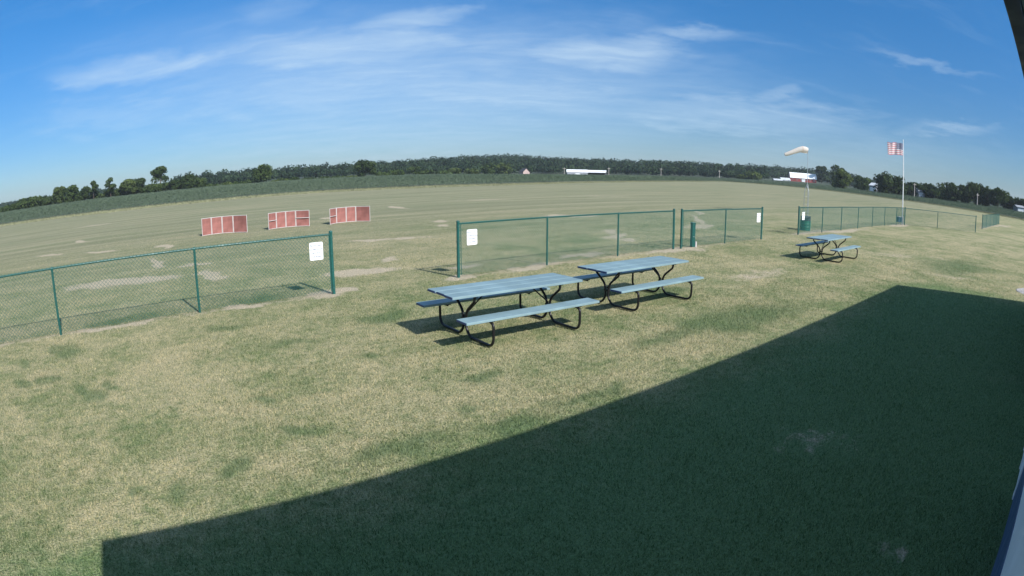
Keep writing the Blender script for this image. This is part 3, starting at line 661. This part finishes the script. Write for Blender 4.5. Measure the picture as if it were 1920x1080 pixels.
# ------------------------------------------------------------------ gravel by the drive
gp = gnd(1912, 545); m = []
def stones(c, n, ax, ay, name, label):
    vv = []
    for _ in range(n):
        a, r_ = random.uniform(0, 6.28), math.sqrt(random.random()); x, y = c.x + ax * r_ * math.cos(a), c.y + ay * r_ * math.sin(a); s_ = random.uniform(.012, .035)
        z = .004
        top = np.array([x, y, z + s_ * .9]); ring = [np.array([x + s_ * math.cos(k * 1.571 + a), y + s_ * math.sin(k * 1.571 + a), z - .004]) for k in range(4)]
        for k in range(4): vv += [ring[k], ring[(k + 1) % 4], top]
    o = soup(name, np.array(vv), 3, 'stone', kind='stuff'); return tag(o, label, 'gravel')
stones(Vector((gp.x + .75, gp.y - .5, 0)), 5200, 1.15, .85, 'gravel', 'pale loose gravel patch on the lawn beyond the building shadow')

# ------------------------------------------------------------------ lawn blades near the building
def blades(n):
    u = rng.random(n); r0, r1 = 1.0, 46.0; k = .78
    r = (r0 ** k + u * (r1 ** k - r0 ** k)) ** (1 / k); b = np.radians(rng.uniform(-64, 64, n)); x, y = r * np.sin(b), r * np.cos(b)
    keep = ~(((x * Nn.x + y * Nn.y) < WALLN + .03) & ((x * U.x + y * U.y) > S0))
    keep &= rng.random(n) < np.clip((46 - r) / 32, 0, 1)
    d = dirt_and_light(x, y); keep &= rng.random(n) > d * .85
    x, y, r, d = x[keep], y[keep], r[keep], d[keep]; n = len(x)
    g = mask(x, y, GREEN)
    h = rng.uniform(.014, .036, n) * (1 + .35 * g) * (1 + .15 * np.sin(x * 1.7) * np.sin(y * 1.3)) * np.clip(1.15 - r / 60, .4, 1); wd = rng.uniform(.003, .0058, n) * (1 + r / 13)
    a = rng.uniform(0, 2 * math.pi, n); ln = rng.uniform(.2, 1.1, n) * h; la = rng.uniform(0, 2 * math.pi, n)
    px_, py_ = np.cos(a) * wd / 2, np.sin(a) * wd / 2
    V = np.empty((n, 3, 3), np.float32)
    V[:, 0] = np.stack([x - px_, y - py_, np.full(n, -.004)], 1); V[:, 1] = np.stack([x + px_, y + py_, np.full(n, -.004)], 1); V[:, 2] = np.stack([x + ln * np.cos(la), y + ln * np.sin(la), h], 1)
    return V.reshape(-1, 3), dict(rnd=rng.random(n), dirt=d, green=g)
v_, a_ = blades(1500000)
tag(soup('lawn_grass', v_, 3, BLADE, a_, kind='stuff'), 'short dry and green mown grass blades of the lawn', 'grass')

# ------------------------------------------------------------------ crop field and its pale verge
def crop():
    n = 640000; b = np.radians(rng.uniform(-60, 60, n)); r = np.exp(rng.uniform(math.log(80), math.log(465), n)); x, y = r * np.sin(b), r * np.cos(b)
    k = ~inside(x, y); x, y, r = x[k], y[k], r[k]
    # rows lie along the field's long side
    q = x * FN[0] + y * FN[1]; rowp = (q / .76) % 1.0; k = rng.random(len(q)) < np.where(r < 140, .35 + .65 * (np.abs(rowp - .5) < .3), 1); x, y, r = x[k], y[k], r[k]; n = len(x)
    z = rng.uniform(.05, 1, n) ** .55 * (.56 + .05 * np.sin(x * .05) + .05 * np.sin(y * .07 + 1)); s_ = rng.uniform(.08, .15, n) * np.clip(r / 100, 1, 2.4)
    d1 = rng.normal(size=(n, 3)); d1[:, 2] *= .7; d1 /= np.linalg.norm(d1, axis=1)[:, None]; d2 = np.cross(d1, rng.normal(size=(n, 3))); d2 /= np.linalg.norm(d2, axis=1)[:, None]
    c = np.stack([x, y, z + terrain(x, y)], 1); V = np.empty((n, 3, 3)); V[:, 0] = c - d1 * s_[:, None]; V[:, 1] = c + d2 * s_[:, None] * .6; V[:, 2] = c + d1 * s_[:, None]
    tint = np.clip(.33 + .3 * rng.random(n) * z / .6 + .12 * np.sin(x * .03 + 2) * np.sin(y * .021), 0, 1)
    return V.reshape(-1, 3), dict(tint=tint)
v_, a_ = crop(); tag(soup('crop_rows', v_, 3, 'crop_leaf', a_, kind='stuff'), 'low dark green crop growing in rows beyond the mown field', 'crop')
# dark leafy floor under the crop
m = MB(); pts_o = [Vector((x, y, 0)) for x, y in EDGE[:17]]
outer = [p.normalized() * 470 for p in pts_o]; 
for i in range(len(pts_o) - 1):
    K = 14
    for k in range(K):
        t0, t1 = k / K, (k + 1) / K
        q = [pts_o[i].lerp(outer[i], t0), pts_o[i + 1].lerp(outer[i + 1], t0), pts_o[i + 1].lerp(outer[i + 1], t1), pts_o[i].lerp(outer[i], t1)]
        m.add([(p.x, p.y, float(terrain(np.array(p.x), np.array(p.y))) + .30) for p in q], [(0, 1, 2, 3)][::-1])
    a, b = pts_o[i], pts_o[i + 1]; m.add([(a.x, a.y, 0), (b.x, b.y, 0), (b.x, b.y, .30), (a.x, a.y, .30)], [(0, 1, 2, 3)])
cm = m.mesh('crop_field', 'soil'); tag(link('crop_field', cm), kind='structure')
def verge():
    out = []; tint = []
    segs = list(zip(EDGE[:16], EDGE[1:17])); 
    for p, q in segs:
        d = q - p; L = np.hypot(*d); mid = (p + q) / 2; inn = -mid / np.hypot(*mid); n = int(L * 170)
        t_ = rng.random(n); w_ = np.abs(rng.normal(0, 1.3, n)); x = p[0] + d[0] * t_ + inn[0] * w_; y = p[1] + d[1] * t_ + inn[1] * w_
        h = rng.uniform(.12, .42, n) * np.exp(-w_ / 3); a = rng.uniform(0, 6.28, n); s_ = rng.uniform(.03, .08, n)
        V = np.empty((n, 3, 3)); V[:, 0] = np.stack([x - np.cos(a) * s_, y - np.sin(a) * s_, 0 * x], 1); V[:, 1] = np.stack([x + np.cos(a) * s_, y + np.sin(a) * s_, 0 * x], 1)
        V[:, 2] = np.stack([x + rng.normal(0, .08, n), y + rng.normal(0, .08, n), h], 1); out.append(V.reshape(-1, 3)); tint.append(rng.random(n))
    return np.concatenate(out), dict(tint=np.concatenate(tint))
v_, a_ = verge(); tag(soup('field_verge', v_, 3, 'verge_leaf', a_, kind='stuff'), 'pale uncut grass verge between mown field and crop', 'grass')

# ------------------------------------------------------------------ trees
def leaf_cloud(c, rad, n, size, shell=.55):
    """n leaf sprays spread through an ellipsoid, denser to its surface"""
    d = rng.normal(size=(n, 3)); d /= np.linalg.norm(d, axis=1)[:, None]; rr = shell + (1 - shell) * rng.random(n) ** .6
    p = c + d * rr[:, None] * rad; nrm = d + rng.normal(0, .55, (n, 3)); nrm /= np.linalg.norm(nrm, axis=1)[:, None]
    a = np.cross(nrm, rng.normal(size=(n, 3))); a /= np.linalg.norm(a, axis=1)[:, None]; b = np.cross(nrm, a); s_ = size * rng.uniform(.6, 1.3, n)[:, None]
    V = np.empty((n, 4, 3)); V[:, 0] = p - a * s_; V[:, 1] = p - b * s_ * .62; V[:, 2] = p + a * s_; V[:, 3] = p + b * s_ * .62
    return V.reshape(-1, 3)
def tree(px, top, width, dist, label, cat='tree', mat='leaf_mid', group=None, n=1500, low=.12, lobes=13, airy=0.0, name='tree'):
    """crown top at pixel row top, crown width in pixels, standing dist metres away"""
    p = at(px, dist, 0, top); p.z = float(terrain(np.array(p.x), np.array(p.y))); H = zat(px, top, dist) - p.z
    a0, a1 = azel(px - width / 2, top)[0], azel(px + width / 2, top)[0]; Wd = abs(a1 - a0) * dist
    t = thing(name, label, cat, p, random.uniform(0, 6.28), group)
    m = MB(); r0 = max(.12, H * .022); hb = H * max(low + .12, .3)
    m.tube([(0, 0, -.3), (.02 * H, 0, hb * .6), (0, .01 * H, hb), (-.01 * H, 0, H * .62)], [r0, r0 * .8, r0 * .65, r0 * .25], 8)
    cs, rs = [], []
    for k in range(lobes):
        f = random.random(); z = H * (low + (1 - low) * (.12 + .78 * f)); env = math.sin(math.pi * min(1, max(.1, (z / H - low) / (1 - low) * .86 + .10))) ** .6
        a = random.uniform(0, 6.283); ro = Wd * .5 * env * random.uniform(.25, .78); sz = Wd * random.uniform(.15, .27) * (1 - airy * .35)
        c = np.array([math.cos(a) * ro, math.sin(a) * ro, min(z, H - sz * .72)]); cs.append(c); rs.append(np.array([sz, sz, sz * random.uniform(.62, .9)]))
        if k % 2 == 0: m.tube([(0, 0, hb * random.uniform(.6, 1.2)), tuple(c * .55 + np.array([0, 0, H * .12])), tuple(c)], [r0 * .42, r0 * .28, r0 * .08], 5)
    cs.append(np.array([0, 0, H - Wd * .2])); rs.append(np.array([Wd * .22, Wd * .22, Wd * .2]))
    m.build('trunk', 'bark', t)
    V, T = [], []; per = n // len(cs)
    for c, r_ in zip(cs, rs):
        tt = random.uniform(.1, .9); v = leaf_cloud(c, r_, per, .022 * Wd + .13 + .0006 * dist, .45); v[:, 2] = np.maximum(v[:, 2], .15); V.append(v); T.append(np.clip(tt + rng.normal(0, .18, per), 0, 1))
    soup('crown', np.concatenate(V), 4, mat, dict(tint=np.concatenate(T)), t)
    return t
HG = 'hedgerow trees beyond the crop field'
HL = 'leafy green hedgerow tree standing beyond the crop field on the side of the red screens'
for px, top, wd, dist, mat, airy in ((8, 388, 26, 330, 'leaf_mid', 0), (45, 372, 34, 335, 'leaf_mid', 0), (66, 368, 30, 330, 'leaf_mid', 0), (84, 366, 24, 340, 'leaf_dark', 0), (112, 350, 30, 330, 'leaf_pale', 0), (138, 346, 34, 326, 'leaf_mid', 0), (160, 349, 26, 335, 'leaf_dark', .2),
                                    (236, 337, 34, 325, 'leaf_pale', 0), (262, 333, 30, 330, 'leaf_dark', 0), (285, 345, 36, 320, 'leaf_mid', 0), (327, 338, 22, 330, 'leaf_dark', .3), (357, 325, 34, 322, 'leaf_dark', 0), (372, 334, 24, 326, 'leaf_mid', 0)):
    tree(px, top, wd * 1.25, dist, {'leaf_mid': 'green', 'leaf_dark': 'dark green', 'leaf_pale': 'pale green'}[mat] + ' leafy hedgerow tree beyond the crop field on the side of the red screens', mat=mat, group=HG, airy=airy, low=.03, n=1900, lobes=16)
tree(175, 338, 22, 330, 'slender open-crowned tree between two bushy hedgerow clumps', low=.30, lobes=11, airy=.4, n=1300)
tree(207, 332, 24, 328, 'thin leaning tree with a gappy crown in the hedgerow', low=.28, lobes=11, airy=.4, n=1300)
tree(300, 312, 36, 322, 'tallest hedgerow tree with a bare trunk and spreading crown', low=.30, lobes=15, airy=.2, n=2200)
tree(494, 308, 42, 330, 'tall broad tree rising alone over the hedge, nearer the hedgerow', n=2200, low=.08, lobes=16)
tree(685, 300, 44, 330, 'tall dark rounded tree rising alone in front of the wooded hill', n=2400, low=.05, lobes=18, mat='leaf_dark')
BG = 'bushes along the foot of the wooded hill'
for px, top, wd, dist in [(400, 345, 36, 345), (425, 341, 36, 350), (452, 340, 34, 345), (525, 335, 40, 350), (550, 333, 36, 352), (578, 333, 40, 350), (606, 331, 40, 350), (632, 330, 38, 352), (660, 329, 38, 350), (718, 322, 36, 360), (742, 318, 34, 365), (776, 312, 30, 372),
                          (802, 318, 36, 380), (830, 319, 36, 385), (856, 314, 34, 390), (884, 317, 36, 400), (915, 306, 40, 430), (945, 305, 40, 440), (25, 383, 34, 345), (98, 366, 34, 345), (180, 357, 36, 335), (205, 355, 36, 335), (225, 352, 36, 338), (256, 348, 36, 338), (308, 343, 40, 335), (340, 343, 36, 335), (388, 345, 34, 340), (472, 337, 36, 345)]:
    lm = random.choice(['leaf_mid', 'leaf_pale', 'leaf_mid', 'leaf_dark'])
    tree(px, top, wd, dist, {'leaf_mid': 'low green', 'leaf_dark': 'low dark green', 'leaf_pale': 'low pale green'}[lm] + (' bush filling the hedgerow beyond the crop field' if px < 480 else ' bush at the foot of the wooded hill'), 'bush', lm, 'bushes in the hedgerow' if px < 480 else BG, n=650, low=.0, lobes=9, name='bush')
RG = 'trees in the row past the flagpole'; RL = 'dark dense rounded tree in the row running from flagpole to the frame of farms'
RL = 'dark dense rounded tree in the farm shelter row beyond the flagpole fence'
for px, top, wd, dist, mat in ((1660, 322, 40, 300, 'leaf_dark'), (1684, 330, 30, 303, 'leaf_dark'), (1712, 342, 34, 330, 'leaf_dark'), (1738, 344, 34, 330, 'leaf_dark'), (1764, 341, 32, 325, 'leaf_mid'), (1786, 343, 36, 300, 'leaf_dark'), (1806, 346, 30, 300, 'leaf_mid'), (1828, 342, 38, 292, 'leaf_dark'),
                               (1852, 348, 30, 292, 'leaf_dark'), (1872, 351, 34, 290, 'leaf_mid'), (1894, 368, 30, 320, 'leaf_dark'), (1916, 372, 30, 320, 'leaf_dark')):
    tree(px, top, wd * 1.3, dist, RL if mat == 'leaf_dark' else 'lighter green rounded tree in the farm shelter row beyond the flagpole fence', mat=mat, group=RG, n=1700, low=.02, lobes=15)
tree(1541, 311, 32, 560, 'dark tree beside the gable of the red barn', mat='leaf_dark', low=.02, n=1600)
tree(1569, 309, 30, 400, 'tall dark tree behind the pale willow near the red barn', mat='leaf_dark', low=.02, n=1700)
tree(1582, 318, 40, 330, 'pale drooping willow-like tree near the red barn', mat='leaf_pale', low=.0, n=2200, lobes=17)
tree(1617, 330, 36, 360, 'round tree standing beside the white-roofed farmhouse', mat='leaf_mid', low=.02, n=1500)
tree(1411, 322, 40, 455, 'pale green bushy tree in front of the grain sheds', mat='leaf_pale', low=.0, n=1500)
tree(1388, 327, 26, 455, 'small pale bush beside the bushy tree by the grain sheds', 'bush', 'leaf_pale', low=.0, n=800, name='bush')

# ------------------------------------------------------------------ wooded hill
def forest():
    V, T = [], []
    for k in range(4300):
        bb = R(random.uniform(-57, 58)); deg = math.degrees(bb)
        front = 475 if -33 < deg < 1.5 else (520 if deg < 10 else (500 if deg < 24 else 640))
        if deg < -33: front = 700
        if deg > 31: front = 560
        f = random.random(); rr = front + (1010 - front) * (f ** 1.25)
        x, y = rr * math.sin(bb), rr * math.cos(bb); z0 = float(terrain(np.array(x), np.array(y)))
        big = random.random() < .25
        H = random.uniform(8, 12) * (1.18 if big else 1) * (.62 if rr < front + 40 else 1) * (.7 if abs(deg) > 33 else 1); W_ = random.uniform(4.2, 6.2) * (1.4 if big else 1)
        n = 84 if big else 56; c = np.array([x, y, z0 + H * .58]); tt = random.uniform(0, 1) ** 1.4
        for q in range(2):
            off = np.array([random.uniform(-.45, .45) * W_, random.uniform(-.45, .45) * W_, random.uniform(-.1, .16) * H])
            v = leaf_cloud(c + off, np.array([W_ * .8, W_ * .8, H * .40]), n // 2, 1.15, .8); V.append(v); T.append(np.clip(tt + rng.normal(0, .12, n // 2), 0, 1))
    return np.concatenate(V), dict(tint=np.concatenate(T))
v_, a_ = forest(); tag(soup('forest', v_, 4, 'forest_leaf', a_, kind='stuff'), 'dark green woodland covering the long low hill', 'forest')

# ------------------------------------------------------------------ farms
def span(pa, pb, dist):
    a, b = at(pa, dist), at(pb, dist); return a, b
def barn(name, label, pxl, pxr, y_base, y_eave, y_ridge, dist, depth, wall, roof, yaw=0.0, gambrel=False, win=0, door=True, cat='barn', open_front=False):
    a, b = at(pxl, dist, 0, y_eave), at(pxr, dist, 0, y_eave); c = (a + b) / 2; L = (b - a).length; d = (b - a).normalized()
    z0 = float(terrain(np.array(c.x), np.array(c.y))) - .1
    ze, zr = zat((pxl + pxr) / 2, y_eave, dist) - z0, zat((pxl + pxr) / 2, y_ridge, dist) - z0
    t = thing(name, label, cat, (c.x, c.y, z0), math.atan2(d.y, d.x) + R(yaw)); h = L / 2; D = depth / 2
    for y0, y1, nm in ((-D, -D + .2, 'front_wall'), (D - .2, D, 'back_wall')):
        if open_front and y0 < 0:
            for k in range(6): x = -h + .2 + k * (L - .4) / 5; MB().box(x - .15, x + .15, -D, -D + .3, 0, ze).build('column', wall, t)
            continue
        MB().box(-h, h, y0, y1, 0, ze).build(nm, wall, t)
    prof = [(-D - .35, ze - .08), (0, zr), (D + .35, ze - .08)]
    if gambrel: prof = [(-D - .35, ze - .1), (-D * .62, ze + (zr - ze) * .68), (0, zr), (D * .62, ze + (zr - ze) * .68), (D + .35, ze - .1)]
    for s in (-1, 1):
        MB().poly([(s * (h - .05), y, max(0, z - .05)) for y, z in [(-D, 0), (-D, ze)] + [(y, z) for y, z in prof[1:-1]] + [(D, ze), (D, 0)]]).build('gable', wall if not isinstance(gambrel, str) else gambrel, t)
    for (y0, z0_), (y1, z1_) in zip(prof[:-1], prof[1:]):
        m = MB(); e = h + .4; m.add([(-e, y0, z0_), (e, y0, z0_), (e, y1, z1_), (-e, y1, z1_), (-e, y0, z0_ + .18), (e, y0, z0_ + .18), (e, y1, z1_ + .18), (-e, y1, z1_ + .18)], [(3, 2, 1, 0), (4, 5, 6, 7), (0, 1, 5, 4), (1, 2, 6, 5), (2, 3, 7, 6), (3, 0, 4, 7)]); m.build('roof', roof, t)
    for k in range(win):
        x = -h + L * (k + .5) / win; wf = MB().box(x - .5, x + .5, -D - .05, -D - .002, ze * .35, ze * .72).build('window', 'barn_white', t); MB().box(x - .42, x + .42, -D - .07, -D - .052, ze * .38, ze * .69).build('pane', 'glass_dark', wf)
    if door and not open_front: MB().box(-1.6, 1.6, -D - .08, -D - .003, 0, ze * .8).build('door', 'barn_white', t)
    return t
barn('machine_shed', 'long white metal farm shed below the wooded hill', 1063, 1101, 328, 323, 318.3, 410, 12, 'house_grey', 'barn_white', 3, win=5)
barn('machine_shed', 'white-roofed open-fronted farm shed next to the long white shed', 1103, 1136, 328, 323.5, 319.6, 418, 11, 'barn_dark', 'barn_white', -6, open_front=True)
barn('small_barn', 'small pinkish gable-ended barn at the foot of the wooded hill', 976, 991, 327, 322.5, 315.6, 425, 5.2, 'barn_pink', 'barn_dark', -62, win=0, door=False)
barn('red_barn', 'big red barn with white gambrel roof behind the windsock tower', 1480, 1529, 342, 334.5, 325.0, 560, 12, 'barn_red', 'barn_white', 10, gambrel=True, win=6)
barn('grain_shed', 'low white-roofed shed next to the red barn', 1463, 1480, 340, 337.5, 333.5, 545, 9, 'house_grey', 'roof_pale', 15)
barn('grain_shed', 'lower white-roofed shed farther from the red barn than its neighbour', 1450, 1466, 341, 338, 335.5, 520, 8, 'house_grey', 'roof_pale', 12)
barn('farmhouse', 'grey farmhouse with white roof beside the round tree', 1634, 1647, 352, 348.5, 343.5, 345, 7, 'house_grey', 'roof_pale', -25, win=2, cat='house')
barn('farmhouse', 'grey shingled house tucked among the shelter row trees', 1716, 1730, 362, 358, 352.5, 330, 7, 'house_grey', 'shingle_grey', 30, win=2, cat='house')
barn('farmhouse', 'small pale house at the far end of the shelter row', 1903, 1917, 392, 388.5, 385.5, 290, 7, 'house_grey', 'shingle_grey', 20, win=2, cat='house')
def pole(px, top, dist, label, arms=True):
    p = at(px, dist, 0, top); z0 = float(terrain(np.array(p.x), np.array(p.y))); H = zat(px, top, dist) - z0
    t = thing('utility_pole', label, 'utility pole', (p.x, p.y, z0), random.uniform(0, .5), 'utility poles by the farms')
    MB().tube([(0, 0, -.2), (0, 0, H)], [.22, .16], 8).build('shaft', 'pole_wood', t)
    MB().box(-1.1, 1.1, -.22, -.165, H - .9, H - .72).build('cross_arm', 'pole_wood', t)
    for x in (-.95, 0.0, .95): MB().lathe([(.06, 0), (.07, .08), (.03, .16), (.001, .17)], 6, (x, -.19, H - .72 if x else H - .72)).build('insulator', 'sign_white', t)
pole(1058, 314, 405, 'grey utility pole at the end of the long white shed')
pole(1141.5, 314, 405, 'grey utility pole beside the open-fronted shed')
pole(1239.5, 315, 430, 'grey utility pole standing alone before the woods, nearer the white sheds')
pole(1349, 319, 440, 'grey utility pole standing alone before the woods, nearer the red barn')
pole(1715, 343, 296, 'grey utility pole rising among the shelter row trees by the shingled house')
pole(1833, 362, 262, 'grey utility pole in front of the shelter row')

# ------------------------------------------------------------------ haze
hm = bpy.data.materials.new('haze'); hm.use_nodes = True; N = NT(hm.node_tree)
pv = N.n('ShaderNodeVolumePrincipled'); pv.inputs['Color'].default_value = (.78, .88, 1.0, 1); pv.inputs['Density'].default_value = .00014; pv.inputs['Anisotropy'].default_value = .1
o = N.n('ShaderNodeOutputMaterial'); N.put(o.inputs['Volume'], pv.outputs[0])
hz = MB().box(-1780, 1780, -1780, 1780, -7.0, 42.0).build('haze', hm); tag(hz, 'thin pale summer haze over the fields', 'haze', kind='stuff')
